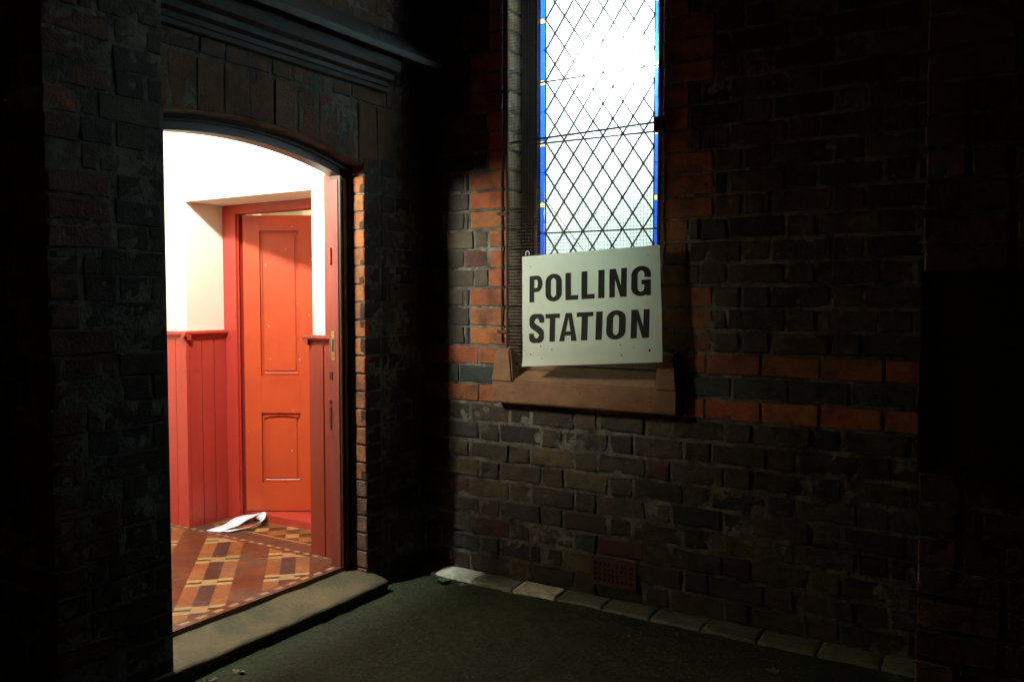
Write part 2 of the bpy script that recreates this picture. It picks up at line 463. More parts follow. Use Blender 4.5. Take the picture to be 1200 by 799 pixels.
stool(x0 - .001, -2.004, x0 + .022, -2.022).o('sill_stool', M_['sand'], slo, bevel=.007)
stool(-1.332, x1 + .001, -1.318, x1 - .012).o('sill_stool', M_['sand'], slo, bevel=.007)
# air brick
ab = MB(); ax0, ax1, az0, az1 = -1.637, -1.424, .052, .170
ya = Y0 - .009
nx, nz = 9, 4
bw, bh = .016, .018
cx_ = [(ax0 + bw) + (ax1 - ax0 - 2 * bw) * i / nx for i in range(nx + 1)]
cz_ = [(az0 + bh) + (az1 - az0 - 2 * bh) * i / nz for i in range(nz + 1)]
ab.box(ax0, ax1, ya, ya + .02, az0, az0 + bh).box(ax0, ax1, ya, ya + .02, az1 - bh, az1).box(ax0, ax0 + bw, ya, ya + .02, az0 + bh, az1 - bh).box(ax1 - bw, ax1, ya, ya + .02, az0 + bh, az1 - bh)
for i in range(1, nx): ab.box(cx_[i] - .005, cx_[i] + .005, ya + .002, ya + .02, az0 + bh, az1 - bh)
for i in range(1, nz): ab.box(ax0 + bw, ax1 - bw, ya + .0035, ya + .0195, cz_[i] - .006, cz_[i] + .006)
abo = ab.o('air_brick', M_['terra'], wall, label='terracotta air brick with four rows of square holes')
MB().box(ax0 + .004, ax1 - .004, ya + .0050, ya + .0186, az0 + .004, az1 - .004).o('vent_backing', M_['hole'], abo)  # near-black sheet stands for the dark depth of the vent holes

# ------------------------------------------------------------------ WINDOW (part of the wall)
GY = 3.43; GL, GR = -1.988, -1.400; WZ0, WZ1 = 1.065, 3.35
wf = MB()
wf.box(WL - .003, GL, 3.398, 3.47, .95, 3.5).box(GR, WR + .003, 3.398, 3.47, .95, 3.5).box(GL, GR, 3.40, 3.47, .93, WZ0)
win = wf.o('leaded_window', M_['winframe'], wall, label='tall narrow leaded window glowing white with blue glass border')
IL, IR = GL + .0285, GR - .0285
build('glass_pane', [(IL, GY, WZ0), (IR, GY, WZ0), (IR, GY, WZ1), (IL, GY, WZ1)], [[0, 1, 2, 3]], M_['pane'], win, label='white obscured glass with diamond panes')
# coloured border: blue strips with small pale squares
zn = 1.708; ys_ = []
bl, yl = MB(), MB()
sq = [zn + .277 * i for i in range(-3, 7)]
for (a, b) in ((GL, IL), (IR, GR)):
    prev = WZ0
    for q in sq:
        lo, hi = q - .012, q + .012
        if lo > prev:
            bl.v += [V((a, GY, prev)), V((b, GY, prev)), V((b, GY, lo)), V((a, GY, lo))]; n = len(bl.v); bl.f.append([n - 4, n - 3, n - 2, n - 1])
        if hi > WZ0:
            lo = max(lo, WZ0)
            yl.v += [V((a, GY, lo)), V((b, GY, lo)), V((b, GY, hi)), V((a, GY, hi))]; n = len(yl.v); yl.f.append([n - 4, n - 3, n - 2, n - 1])
        prev = max(hi, WZ0)
    bl.v += [V((a, GY, prev)), V((b, GY, prev)), V((b, GY, WZ1)), V((a, GY, WZ1))]; n = len(bl.v); bl.f.append([n - 4, n - 3, n - 2, n - 1])
bl.o('border_glass', M_['blue'], win, label='deep blue glass border strips'); yl.o('border_squares', M_['yellow'], win, label='small pale yellow glass squares in the border')
ld = MB(); lw = .0042; yl0 = GY - .004
for x in (IL, IR): ld.bar((x, yl0, WZ0), (x, yl0, WZ1), .0030)
pz = .1375; px = (IR - IL) / 5.5
nodez = 1.58
def clipbar(xa, za, xb, zb):
    # clip to glass rectangle
    t0, t1 = 0., 1.
    for (a, d, lo, hi) in ((xa, xb - xa, IL, IR), (za, zb - za, WZ0, WZ1)):
        if abs(d) < 1e-9: continue
        ta, tb = (lo - a) / d, (hi - a) / d
        if ta > tb: ta, tb = tb, ta
        t0, t1 = max(t0, ta), min(t1, tb)
    if t1 - t0 > .01:
        f = lambda t: (xa + (xb - xa) * t, za + (zb - za) * t)
        (p, q), (r, s_) = f(t0), f(t1)
        n = 7; last = None
        for i in range(n + 1):
            t = i / n; X, Z = lerp(p, r, t), lerp(q, s_, t)
            w = random.uniform(-.0012, .0012) if 0 < i < n else 0
            if last: ld.bar(last, (X + w, yl0, Z + w * .5), lw)
            last = (X + w, yl0, Z + w * .5)
for i in range(-20, 20):
    z = nodez + i * pz; L = IR - IL; dz = L / px * pz
    clipbar(IL, z, IR, z + dz); clipbar(IL, z, IR, z - dz)
for i in range(-3, 14):
    for (a, b) in ((GL, IL), (IR, GR)): ld.bar((a, yl0, nodez + i * pz * 2 + .0), (b, yl0, nodez + i * pz * 2), .0022)
for q in sq:
    for e in (-.012, .012):
        if q + e > WZ0:
            for (a, b) in ((GL, IL), (IR, GR)): ld.bar((a, yl0, q + e), (b, yl0, q + e), .0018)
for i in range(0, 12):
    for j in range(-12, 30):
        if (i + j) % 2 == 0:
            X, Z = IL + i * px / 2, nodez + j * pz / 2
            if X < IR + .001 and WZ0 < Z < WZ1: ld.prism([(X + .0062 * math.cos(t * .785), yl0 - .0045, Z + .0062 * math.sin(t * .785)) for t in range(8)], (0, .004, 0))
ld.o('lead_cames', M_['lead'], win)
sb = MB()
for z in (1.578, 1.987, 2.262, 2.675, 3.08): sb.bar((GL, GY - .013, z), (GR, GY - .013, z - .003), .0036, 6)
sb.o('saddle_bars', M_['iron'], win)
# wire guard in front of the glass
YG = 3.252
gd = MB(); p = .0148; wr_ = .0008
x = WL + .02; k = 0
gz0, gz1 = .985, 3.3
def wav(t, s_): return noise.noise(V((t * 3, s_, 0))) * .0035
while x < WR - .008:
    last = None
    for i in range(9):
        z = lerp(gz0, gz1, i / 8); pt = (x + wav(z, x), YG + wav(z, x + 9) * .6, z)
        if last: gd.bar(last, pt, wr_, 3)
        last = pt
    x += p
z = gz0
while z < gz1:
    last = None
    for i in range(5):
        xx = lerp(WL + .012, WR - .006, i / 4); pt = (xx, YG + wav(xx, z) * .6, z + wav(xx, z + 5))
        if last: gd.bar(last, pt, wr_, 3)
        last = pt
    z += p
guard = gd.o('wire_guard', M_['wire'], wall, label='fine square wire mesh guard over the window')
gf = MB()
gf.bar((WL + .012, YG, .97), (WL + .012, YG, 3.3), .0055, 8).bar((WR - .006, YG, .97), (WR - .006, YG, 3.3), .004, 8)
gf.bar((WL - .022, Y0 - .008, 1.08), (WL - .020, Y0 - .008, 3.3), .0042, 8)
gf.bar((-2.034, 3.243, 1.968), (-1.325, 3.243, 1.984), .0042, 6)
gf.bar((WL + .01, YG, .985), (WR, YG, .985), .004, 6)
for zz in (1.13, 1.66, 2.2, 2.72): gf.box(WL - .045, WL + .02, Y0 - .012, Y0 - .006, zz - .007, zz + .007)
gf.box(WR - .028, WR + .012, 3.236, 3.262, 1.945, 2.005)
gf.o('guard_frame', M_['iron'], guard)
lw_ = MB()
for a, b, w in [((-1.606, 2.485), (-1.523, 2.36), .0026), ((-1.774, 2.547), (-1.866, 2.346), .0013), ((-1.411, 2.158), (-1.351, 2.031), .0013), ((-1.90, 1.76), (-1.671, 1.48), .0014), ((-1.608, 1.643), (-1.737, 1.482), .0015), ((-2.05, 1.98), (-1.90, 1.76), .0012)]:
    lw_.bar((a[0], YG - .004, a[1]), (b[0], YG - .004, b[1]), w, 5)
lw_.o('loose_wires', M_['wire'], guard)

# church room seen only as light through the obscured glass
rm = MB()
rm.box(-3.9, .9, 5.6, 5.7, 0, 4.4).box(-4, -3.9, 3.9, 5.6, 0, 4.4).box(.9, 1.0, 3.9, 5.6, 0, 4.4).box(-4, 1, 3.8, 5.7, 4.4, 4.5).box(-4, 1, 3.8, 5.7, -.1, 0)
rm.o('church_room', M_['plaster'], None, kind='structure')
tube = thing('strip_light', 'bright fluorescent tube behind the obscured window glass', 'strip light', (-1.62, 3.60, 2.29))
tb = MB(); tb.bar((-1.79, 3.512, 2.305), (-1.43, 3.512, 2.29), .010, 12)
tb.o('tube', emit('tube_light', (.92, .97, 1.0), 620), tube)
MB().box(-1.78, -1.38, 3.535, 3.565, 2.275, 2.325).o('housing', M_['white_metal'], tube)
def area(name, loc, rot, sx, sy, power, col):
    l = bpy.data.lights.new(name, 'AREA'); l.shape = 'RECTANGLE'; l.size = sx; l.size_y = sy; l.energy = power; l.color = col
    o = bpy.data.objects.new(name, l); COL.objects.link(o); o.location = loc; o.rotation_euler = rot; return o
area('church_room_lamp', (-1.5, 4.9, 2.9), (R(-90 - 18), 0, 0), 2.4, 1.2, 145, (1.0, .97, .90))

# ------------------------------------------------------------------ POLLING STATION SIGN
TL, TR, BR, BL = V((-1.941, 3.19, 1.460)), V((-1.303, 3.19, 1.490)), V((-1.281, 3.178, 1.026)), V((-1.932, 3.178, .982))
sign = thing('polling_sign', 'white banner reading POLLING STATION hung over the lower part of the lit window', 'sign', (-1.61, 3.19, 1.0))
def sp(u, v, d=0):
    a = TL.lerp(TR, u); b = BL.lerp(BR, u); q = a.lerp(b, v)
    bow = -.010 * math.sin(math.pi * u) * (.4 + .6 * v) + noise.noise(V((u * 3, v * 3, 1))) * .005 + noise.noise(V((u * 9, v * 2, 5))) * .0015
    if v > .93: bow -= (v - .93) * .09
    return q + V((0, bow - d, 0))
nu, nv = 40, 30; vs, fs = [], []
T = .0016
for s_ in (0, 1):
    for j in range(nv + 1):
        for i in range(nu + 1): vs.append(sp(i / nu, j / nv, -T * s_))
S = (nu + 1) * (nv + 1)
for j in range(nv):
    for i in range(nu):
        a = j * (nu + 1) + i; fs.append([a, a + nu + 1, a + nu + 2, a + 1])
# single translucent skin with a turned hem around the rim
bo = build('banner_sheet', vs[:S], fs, M_['sign'], sign, smooth=True)
# glyphs in photo pixel units of an enlarged crop; converted through the quad below
import itertools
def inv(px, py):
    # photograph corner pixels of the sheet (homography solved by bilinear iteration)
    c = [(612, 301), (773, 287), (778, 424), (614, 429)]
    u, v = .5, .5
    for _ in range(30):
        x = (1-u)*(1-v)*c[0][0]+u*(1-v)*c[1][0]+u*v*c[2][0]+(1-u)*v*c[3][0]
        y = (1-u)*(1-v)*c[0][1]+u*(1-v)*c[1][1]+u*v*c[2][1]+(1-u)*v*c[3][1]
        u += (px - x) / 162; v += (py - y) / 132
    return u, v
def arc(cx, cy, rx, ry, a0, a1, n=10):
    return [(cx + rx * math.cos(R(lerp(a0, a1, i / n))), cy + ry * math.sin(R(lerp(a0, a1, i / n)))) for i in range(n + 1)]
def rr(x0, y0, x1, y1, rx, ry):   # rounded box, ccw
    return arc(x1 - rx, y1 - ry, rx, ry, 0, 90) + arc(x0 + rx, y1 - ry, rx, ry, 90, 180) + arc(x0 + rx, y0 + ry, rx, ry, 180, 270) + arc(x1 - rx, y0 + ry, rx, ry, 270, 360)
# glyph: list of (outline, [holes]) in unit box, x 0..1, y 0 (base)..1 (top); s = stem share of width
def g_I(s): return [([(0, 0), (1, 0), (1, 1), (0, 1)], [])]
def g_L(s): return [([(0, 0), (1, 0), (1, .17), (s, .17), (s, 1), (0, 1)], [])]
def g_P(s): return [([(0, 0), (s, 0), (s, .38)] + [(.55, .38)] + arc(.60, .69, .40, .31, -90, 90, 16) + [(0, 1)], [[(s, .53)] + arc(.56, .69, .09, .155, -90, 90, 10) + [(s, .845)]])]
def g_O(s): return [(rr(0, -.015, 1, 1.015, .5, .30), [rr(s, .15, 1 - s, .85, .5 - s, .14)])]
def g_N(s): return [([(0, 0), (s * .92, 0), (s * .92, .62), (1 - s, 0), (1, 0), (1, 1), (1 - s * .92, 1), (1 - s * .92, .40), (s, 1), (0, 1)], [])]
def g_G(s): return [([(1, .60), (1, .70)] + arc(.5, .715, .5, .30, 0, 180, 14) + arc(.5, .285, .5, .30, 180, 300, 10) + [(.74, .07), (.78, 0), (1, 0), (1, .54), (.53, .54), (.53, .38), (1 - s, .38), (1 - s, .28)] + list(reversed(arc(.5, .285, .5 - s, .145, 180, 360, 10)))[1:] + list(reversed(arc(.5, .715, .5 - s, .145, 0, 180, 10))) + [(1 - s, .64)], [])]
def g_T(s): return [([(.5 - s / 2, 0), (.5 + s / 2, 0), (.5 + s / 2, .84), (1, .84), (1, 1), (0, 1), (0, .84), (.5 - s / 2, .84)], [])]
def g_A(s): return [([(0, 0), (s * .98, 0), (.335, .2), (.665, .2), (1 - s * .98, 0), (1, 0), (.67, 1), (.33, 1)], [[(.37, .345), (.63, .345), (.5, .83)]])]
def g_S(s):
    o = arc(.5, .70, .485, .315, 20, 0, 2)[:0]
    import math as _m
    # centre line of the S as a thick band
    cl = [(.865, .70), (.855, .80), (.78, .895), (.62, .935), (.42, .935), (.25, .885), (.165, .79), (.17, .69), (.25, .60), (.42, .53), (.60, .46), (.77, .38), (.845, .29), (.835, .18), (.74, .095), (.58, .058), (.40, .058), (.24, .10), (.15, .19), (.135, .32)]
    return [('band', cl, s)]
def add_glyph(cu, fn, s, box, row):
    x0, x1 = box
    def place(x, y):
        X = lerp(x0, x1, x)
        t = (X - row['xa']) / (row['xb'] - row['xa'])
        yt = lerp(row['ta'], row['tb'], t); yb = lerp(row['ba'], row['bb'], t)
        Y = lerp(yb, yt, y); return inv(X / 3.474 + 580, Y / 3.474 + 270)
    for gl in fn(s):
        if gl[0] == 'band':
            cl = gl[1]; Wd = x1 - x0; Hh = abs(row['ba'] - row['ta'])
            pts = []
            # resample with catmull-rom
            P = [cl[0]] + cl + [cl[-1]]
            for i in range(1, len(P) - 2):
                for t in (0, .25, .5, .75):
                    q = []
                    for a in (0, 1):
                        p0, p1, p2, p3 = P[i-1][a], P[i][a], P[i+1][a], P[i+2][a]
                        q.append(.5*((2*p1)+(-p0+p2)*t+(2*p0-5*p1+4*p2-p3)*t*t+(-p0+3*p1-3*p2+p3)*t**3))
                    pts.append(q)
            pts.append(list(cl[-1]))
            L_, R_ = [], []
            for i, q in enumerate(pts):
                a = pts[max(0, i-1)]; b = pts[min(len(pts)-1, i+1)]
                dx, dy = (b[0]-a[0]) * Wd, (b[1]-a[1]) * Hh; l = math.hypot(dx, dy) or 1
                nx_, ny_ = -dy / l, dx / l
                # heavier on vertical strokes, lighter on horizontals
                hw = (.150 * abs(nx_) + .125 * abs(ny_)) * Wd * (s / .30)
                L_.append((q[0] + nx_ * hw / Wd, q[1] + ny_ * hw / Hh)); R_.append((q[0] - nx_ * hw / Wd, q[1] - ny_ * hw / Hh))
            rings = [L_ + R_[::-1]]
        else: rings = [gl[0]] + gl[1]
        for r_ in rings:
            sp_ = cu.splines.new('POLY'); sp_.points.add(len(r_) - 1); sp_.use_cyclic_u = True
            for k_, (x, y) in enumerate(r_):
                u, v = place(x, y); sp_.points[k_].co = (u * .66, -v * .48, 0, 1)
def lettering(word, boxes, row, label):
    cu = bpy.data.curves.new('tmp', 'CURVE'); cu.dimensions = '2D'; cu.fill_mode = 'BOTH'
    fns = dict(P=g_P, O=g_O, L=g_L, I=g_I, N=g_N, G=g_G, S=g_S, T=g_T, A=g_A)
    ss = dict(P=.37, O=.345, L=.44, I=1, N=.36, G=.33, S=.325, T=.38, A=.32)
    for ch, bx in zip(word, boxes): add_glyph(cu, fns[ch], ss[ch], bx, row)
    ob = bpy.data.objects.new('tmp', cu); COL.objects.link(ob)
    dg = bpy.context.evaluated_depsgraph_get(); dg.update()
    me = bpy.data.meshes.new_from_object(ob.evaluated_get(dg))
    bpy.data.objects.remove(ob)
    bm = bmesh.new(); bm.from_mesh(me)
    for it in range(3):
        bmesh.ops.subdivide_edges(bm, edges=[e for e in bm.edges if e.calc_length() > .012], cuts=1)
    bmesh.ops.triangulate(bm, faces=bm.faces)
    for v in bm.verts: v.co = sp(v.co.x / .66, -v.co.y / .48, .0012)
    bm.to_mesh(me); bm.free()
    me.materials.clear(); me.materials.append(M_['ink'])
    o = bpy.data.objects.new('lettering', me); COL.objects.link(o); o.parent = sign; o.location = -sign.location; o['label'] = label
    return o
lettering('POLLING', [(147, 205), (218, 288), (303, 357), (370, 424), (438, 463), (482, 550), (567, 641)], dict(xa=147, xb=641, ta=187, tb=143, ba=293, bb=263), 'black condensed capitals reading POLLING')
lettering('STATION', [(149, 212), (219, 281), (281, 356), (352, 420), (431, 457), (473, 548), (568, 637)], dict(xa=149, xb=637, ta=343, tb=319, ba=455, bb=436), 'black condensed capitals reading STATION')
def disc(u, v, r, m, nm='eyelet', lab=None):
    vs = [sp(u + r / .65 * math.cos(t * math.pi / 5), v + r / .47 * math.sin(t * math.pi / 5), .0016) for t in range(10)]
    o = build(nm, vs, [list(range(10))], m, sign)
    if lab: o['label'] = lab
for (a, b) in ((155, 503), (207, 520), (200, 470), (250, 482), (530, 465), (580, 475), (535, 507), (150, 148)):
    disc(*inv(a / 3.474 + 580, b / 3.474 + 270), random.uniform(.002, .0032), M_['hole'], 'nail_hole')
disc(*inv(640 / 3.474 + 580, 487 / 3.474 + 270), .005, M_['hole'], 'nail_hole')
disc(*inv(629 / 3.474 + 580, 101 / 3.474 + 270), .0045, M_['white_metal'], 'eyelet')
hk = MB()
pts = [(-1.917 + .009 * math.cos(t), 3.195, 1.472 + .012 * math.sin(t)) for t in [i * math.pi / 6 - .5 for i in range(9)]]
for a, b in zip(pts, pts[1:]): hk.bar(a, b, .0022, 6)
hk.o('cable_tie', M_['white_metal'], sign)

# ------------------------------------------------------------------ BUTTRESS and dark board on the right
bt = thing('buttress', 'brick buttress with red quoins at the right edge, standing out from the church wall', 'buttress', (.2, 2.8, 0))
BX, BY = -.287, 2.6
dk2, rq2 = Bricks(), Bricks()
for k in range(-12, ZT):
    z = ZR + k * G
    if z < -.1: continue
    wide = (k // 3) % 2 == 1
    wq = .215 if wide else .108
    if k == -2: rq2.add((0, BY, 0), UX, NY, BX, BX + .21, z + .006, z + G - .006, bluec(), wear=1)
    elif k in (-1, -3): rq2.add((0, BY, 0), UX, NY, BX, BX + .21, z + .006, z + G - .006, jit((.20, .07, .035), .2), wear=1)
    else: rq2.add((0, BY, 0), UX, NY, BX, BX + wq - .01, z + .006, z + G - .006, jit((.16, .078, .05), .3), wear=1)
    s0 = BX + (wq if k not in (-1, -2, -3) else .215)
    flemish(dk2, (0, BY, 0), UX, NY, s0, .9, z, k, .03, dark, 1)
    flemish(dk2, (BX, 0, 0), (0, 1, 0), (-1, 0, 0), BY + .014, Y0 - .01, z, k, .03, dark, 1)
dk2.o('dark_brickwork', bt); rq2.o('red_quoins', bt)
MB().box(BX + .005, .95, BY + .005, Y0 + .3, -.15, 3.5).o('mortar_bed', M_['mortar'], bt)
bd = thing('stand_in_board', 'plain black board added over an unidentified black area of the buttress at the right edge', 'board', (0, 2.57, .8))  # made-up board covering a black area of unknown nature
MB().box(BX + .008, .42, 2.560, 2.588, .815, 1.335).o('panel', M_['black'], bd)
MB().box(BX - .001, .44, 2.552, 2.592, .800, .8149).box(BX - .001, .44, 2.552, 2.592, 1.3351, 1.350).box(BX - .001, BX + .0079, 2.552, 2.592, .8151, 1.3349).o('frame', M_['black'], bd, bevel=.002)

# ------------------------------------------------------------------ PORCH
porch = thing('brick_porch', 'dark brick porch with a wide arched doorway open onto the lit red and white lobby', 'porch', (-3.2, 2.2, 0))
PX = -2.53; UY, NX = (0, 1, 0), (1, 0, 0)
DY0, DY1 = 1.70, 2.83            # masonry opening
yc, Rr = 2.215, 2.06
def intr(y):                     # masonry soffit
    return 1.945 - (Rr - math.sqrt(max(0, Rr * Rr - (y - yc) ** 2)))
GP = .0789
dkp, rqp, arp, dkq, rqq = Bricks(), Bricks(), Bricks(), Bricks(), Bricks()
nrow = int(3.4 / GP)
for k in range(nrow):
    z = .0 + k * GP
    # outer wall face right of the door
    if z < 2.115:
        if z < intr(DY1) - .03:
            flemish(dkp, (PX, 0, 0), UY, NX, DY1 + .11, Y0 - .008, z, k, .0, dark, 1)
            rqp.add((PX, 0, 0), UY, NX, DY1 + .001, DY1 + .102, z + .005, z + GP - .005, jit((.07, .04, .028), .2), wear=.9)  # outer quoins coloured dark to paint in the unlit face
            # reveal bricks facing the camera
            c = jit((.34, .13, .045), .2) if z > .45 else jit((.20, .10, .06), .25)  # fading lamp light painted in: orange upper courses, duller ones below
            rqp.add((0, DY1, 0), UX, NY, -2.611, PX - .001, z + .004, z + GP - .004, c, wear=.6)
# above the arch
for i in range(14):
    ya_ = 1.50 + i * .118
    y0_, y1_ = ya_ + .003, ya_ + .115
    if y1_ > Y0 - .02: break
    zb0, zb1 = (intr(y0_) if DY0 - .05 < y0_ < DY1 + .0 else intr(DY1)), (intr(y1_) if y1_ < DY1 + .06 else intr(DY1))
    if ya_ < 1.68: continue
    arp.add((PX, 0, 0), UY, NX, y0_, y1_, 0, 1, jit((.17, .075, .045), .25), corners=[(y0_, zb0 + .004), (y1_, zb1 + .004), (y1_, 2.118), (y0_, 2.118)], nz=8)
    arp.add((0, 0, 0), (0, 1, 0), (0, 0, -1), y0_, y1_, -2.61, PX - .004, jit((.17, .075, .045), .25), W=V((1, 0, 0)), corners=[(y0_, -2.61), (y1_, -2.61), (y1_, PX - .004), (y0_, PX - .004)], nz=4) if False else None
for k in range(2, 18):
    z = 2.124 + (k - 2) * GP
    flemish(dkp, (PX, 0, 0), UY, NX, 1.60, Y0 - .008, z, k, .1, lambda: jit((.13, .07, .045), .3), 1)
# left pier (nearest the camera), its dim light put into darker brick colours
QX, QY = -2.44, 1.38
for k in range(nrow):
    z = .0 + k * GP
    wide = (k // 3) % 2 == 0
    wq = .212 if wide else .105
    w2 = .105 if wide else .212
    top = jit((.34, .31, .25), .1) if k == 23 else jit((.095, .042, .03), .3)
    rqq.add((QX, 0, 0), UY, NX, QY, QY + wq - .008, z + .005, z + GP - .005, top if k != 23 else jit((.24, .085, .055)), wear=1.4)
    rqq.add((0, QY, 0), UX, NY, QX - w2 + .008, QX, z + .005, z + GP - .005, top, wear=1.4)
    flemish(dkq, (QX, 0, 0), UY, NX, QY + wq, 1.775, z, k, .05, pier_shade, 1.0)
    flemish(dkq, (0, QY, 0), UX, NY, -4.0, QX - w2, z, k, .05, pier_shade, 1.0)
dkp.o('dark_brickwork', porch); rqp.o('red_brick_quoins', porch, label='small orange-lit brick jamb right of the doorway'); dkq.o('pier_brickwork', porch); rqq.o('pier_quoins', porch); arp.o('flat_arch', porch, label='course of upright bricks over the arched doorway')
pm = MB()
pm.box(-2.77, PX - .001, DY1 + .005, 3.8, -.15, 3.4)          # right of door
pm.box(-4.2, QX - .001, QY + .001, 1.655, -.15, 3.4)          # pier and front return
pm.box(-2.61, QX - .001, 1.655, 1.772, -.15, 3.4)
n = 16
for i in range(n):                                             # arch infill
    a, b = lerp(DY0, DY1 + .005, i / n), lerp(DY0, DY1 + .005, (i + 1) / n)
    if b <= 1.772: continue
    a = max(a, 1.772)
    za, zb = intr(a) - .0, intr(b) - .0
    pm.prism([(-2.77, a, za), (-2.77, b, zb), (-2.77, b, 3.4), (-2.77, a, 3.4)], (.2385, 0, 0))
pm.o('mortar_bed', M_['mortar'], porch)
# cornice over the door: stacked mouldings
cn = MB()
prof_ = [(PX, 2.190), (PX + .018, 2.196), (PX + .024, 2.212), (PX + .032, 2.215), (PX + .036, 2.232), (PX + .060, 2.240), (PX + .066, 2.262), (PX + .095, 2.272), (PX + .105, 2.292), (PX + .105, 2.315), (PX, 2.315)]
cn.prism([(a, 1.775, b) for a, b in prof_], (0, 1.19, 0))
cn.o('cornice', M_['cornice'], porch)
rf = MB()
rf.prism([(PX + .16, 1.0, 2.317), (PX + .16, 1.0, 2.345), (-3.9, 1.0, 3.6), (-3.9, 1.0, 3.56)], (0, 2.26, 0))
rf.o('roof', M_['slate'], porch)
# door frame following the arch
FX0, FX1 = -2.668, -2.605
FY0, FY1 = 1.765, 2.826; TH = .056
def headz(y): return intr(y) - .004
fr = MB()
fr.box(FX0, FX1, FY1 - .063, FY1, .09, headz(FY1) - .001)
fr.box(FX0, FX1, FY0 - .06, FY0, .09, headz(FY0))
for i in range(24):
    a, b = lerp(FY0, FY1, i / 24), lerp(FY0, FY1, (i + 1) / 24)
    fr.prism([(FX0, a, headz(a) - TH), (FX0, b, headz(b) - TH), (FX0, b, headz(b)), (FX0, a, headz(a))], (FX1 - FX0, 0, 0))
frame = fr.o('door_frame', M_['darkwood'], porch, label='dark brown arched outer door frame')
bd_ = MB()   # raised bead on head and post
for i in range(24):
    a, b = lerp(FY0, FY1, i / 24), lerp(FY0, FY1, (i + 1) / 24)
    bd_.bar((FX1 + .004, a, headz(a) - .018), (FX1 + .004, b, headz(b) - .018), .007, 6)
bd_.bar((FX1 + .004, FY1 - .012, .1), (FX1 + .004, FY1 - .012, headz(FY1) - .02), .007, 6)
bd_.bar((FX1 + .002, FY1 - .045, .1), (FX1 + .002, FY1 - .045, headz(FY1) - .06), .004, 6)
bd_.o('bead_moulding', M_['darkwood'], frame)
M_['lining'] = simple('worn_red_brown_paint', (.20, .035, .022), (.13, .028, .02), 8, .5, .4, .002, 60, stretch=(1, 1, .15))
post = MB()  # red inner face of the post, facing the opening
post.box(FX0 - .006, FX1 - .013, FY1 - .067, FY1 - .0635, .09, headz(FY1) - TH + .0)
post.o('red_post_lining', M_['lining'], frame, label='red painted lining with strike plate')
sk = MB(); ys2 = FY1 - .0695
sk.box(-2.660, -2.640, ys2, ys2 + .0022, 1.005, 1.135)
sko = sk.o('strike_plate', M_['brass'], frame)
MB().box(-2.655, -2.645, ys2 - .001, ys2 + .001, 1.045, 1.100).o('latch_hole', M_['hole'], sko)
for q in ((-2.670, -2.655, ys2 - .001, ys2 + .002, .925, .955), (-2.672, -2.662, ys2 - .0015, ys2 + .002, .70, .80), (-2.672, -2.664, ys2 - .0015, ys2 + .002, .815, .83)): MB().box(*q).o('bolt_keep', M_['darkwood'], frame)
MB().box(-2.668, -2.655, ys2 - .006, ys2 + .002, 1.780 - .35, 1.50).o('hinge', M_['crimson'], frame)

# lobby shell
LB = 2.85   # back wall plane
AL, AR = -3.765, -2.863   # alcove opening
ly = MB()
ly.box(-4.9, AL, LB, 3.12, .0, 3.0)                           # back wall left of the alcove
ly.box(AR, -2.772, LB, 3.12, .0, 3.0)                         # right pier of the alcove
ly.box(-2.7719, -2.669, LB - .001, 2.8999, .0, 3.0) if False else None
ly.box(AL, AR, LB, 3.12, 1.776, 3.0)                          # over the alcove
ly.box(-5.0, -4.9, 1.4, 3.2, 0, 3.0)                          # far wall
ly.box(-4.9, -2.772, 1.4 + .26, 1.69, 0, 3.0)                 # near wall
ly.box(-4.9, -2.772, 1.66, 3.12, 3.0, 3.08)                   # ceiling
ly.o('plaster_walls', M_['plaster'], porch, label='cream plaster walls of the lobby')
MB().box(-2.7715, FX0, 2.834, 2.858, .09, 1.83).o('plaster_margin', M_['deepred'], porch)
# dado boarding, height 1.10
DZ0, DZ1 = .09, 1.095
def dado(mb, p, q, nrm, n, t=.016, z0=DZ0, z1=DZ1):
    p, q, nrm = V(p), V(q), V(nrm)
    for i in range(n):
        a = p.lerp(q, i / n) + (q - p).normalized() * .0022; b = p.lerp(q, (i + 1) / n) - (q - p).normalized() * .0022
        tt = t + random.uniform(-.0008, .0008)
        mb.quadbox([(a.x, a.y, z0), (b.x, b.y, z0), (b.x, b.y, z1), (a.x, a.y, z1)], nrm * tt)
        e = (b - a).normalized() * .006                       # bead beside each joint
    mb.quadbox([(p.x, p.y, z0), (q.x, q.y, z0), (q.x, q.y, z1), (p.x, p.y, z1)], nrm * (t - .009))
d1 = MB()
dado(d1, (AL, LB + .0, 0), (AL, 3.085, 0), (1, 0, 0), 3)      # alcove left reveal
dado(d1, (-4.9, LB, 0), (AL + .016, LB, 0), (0, -1, 0), 13)   # back wall left
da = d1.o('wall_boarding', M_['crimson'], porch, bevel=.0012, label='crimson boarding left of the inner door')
def cap(mb, p, q, nrm, z=DZ1, k=1.0):
    p, q, nrm = V(p), V(q), V(nrm); pr = [(0, -.028), (.018, -.026), (.020, -.012), (.032, -.006), (.038, .004), (.036, .016), (0, .018)]
    mb.prism([(p.x + nrm.x * a, p.y + nrm.y * a, z + b) for a, b in pr], q - p)
c1 = MB(); cap(c1, (AL, LB - .036, 0), (AL, 3.085, 0), (1, 0, 0)); cap(c1, (-4.9, LB, 0), (AL + .036, LB, 0), (0, -1, 0), DZ1 - .0015)
c1.o('dado_cap', M_['crimson'], da)
d2 = MB()
dado(d2, (AR - .014, LB, 0), (-2.690, LB, 0), (0, -1, 0), 2)
dado(d2, (AR, LB + .0, 0), (AR, 3.085, 0), (-1, 0, 0), 3)
db = d2.o('wall_boarding', M_['deepred'], porch, bevel=.0012, label='red boarding right of the inner door')
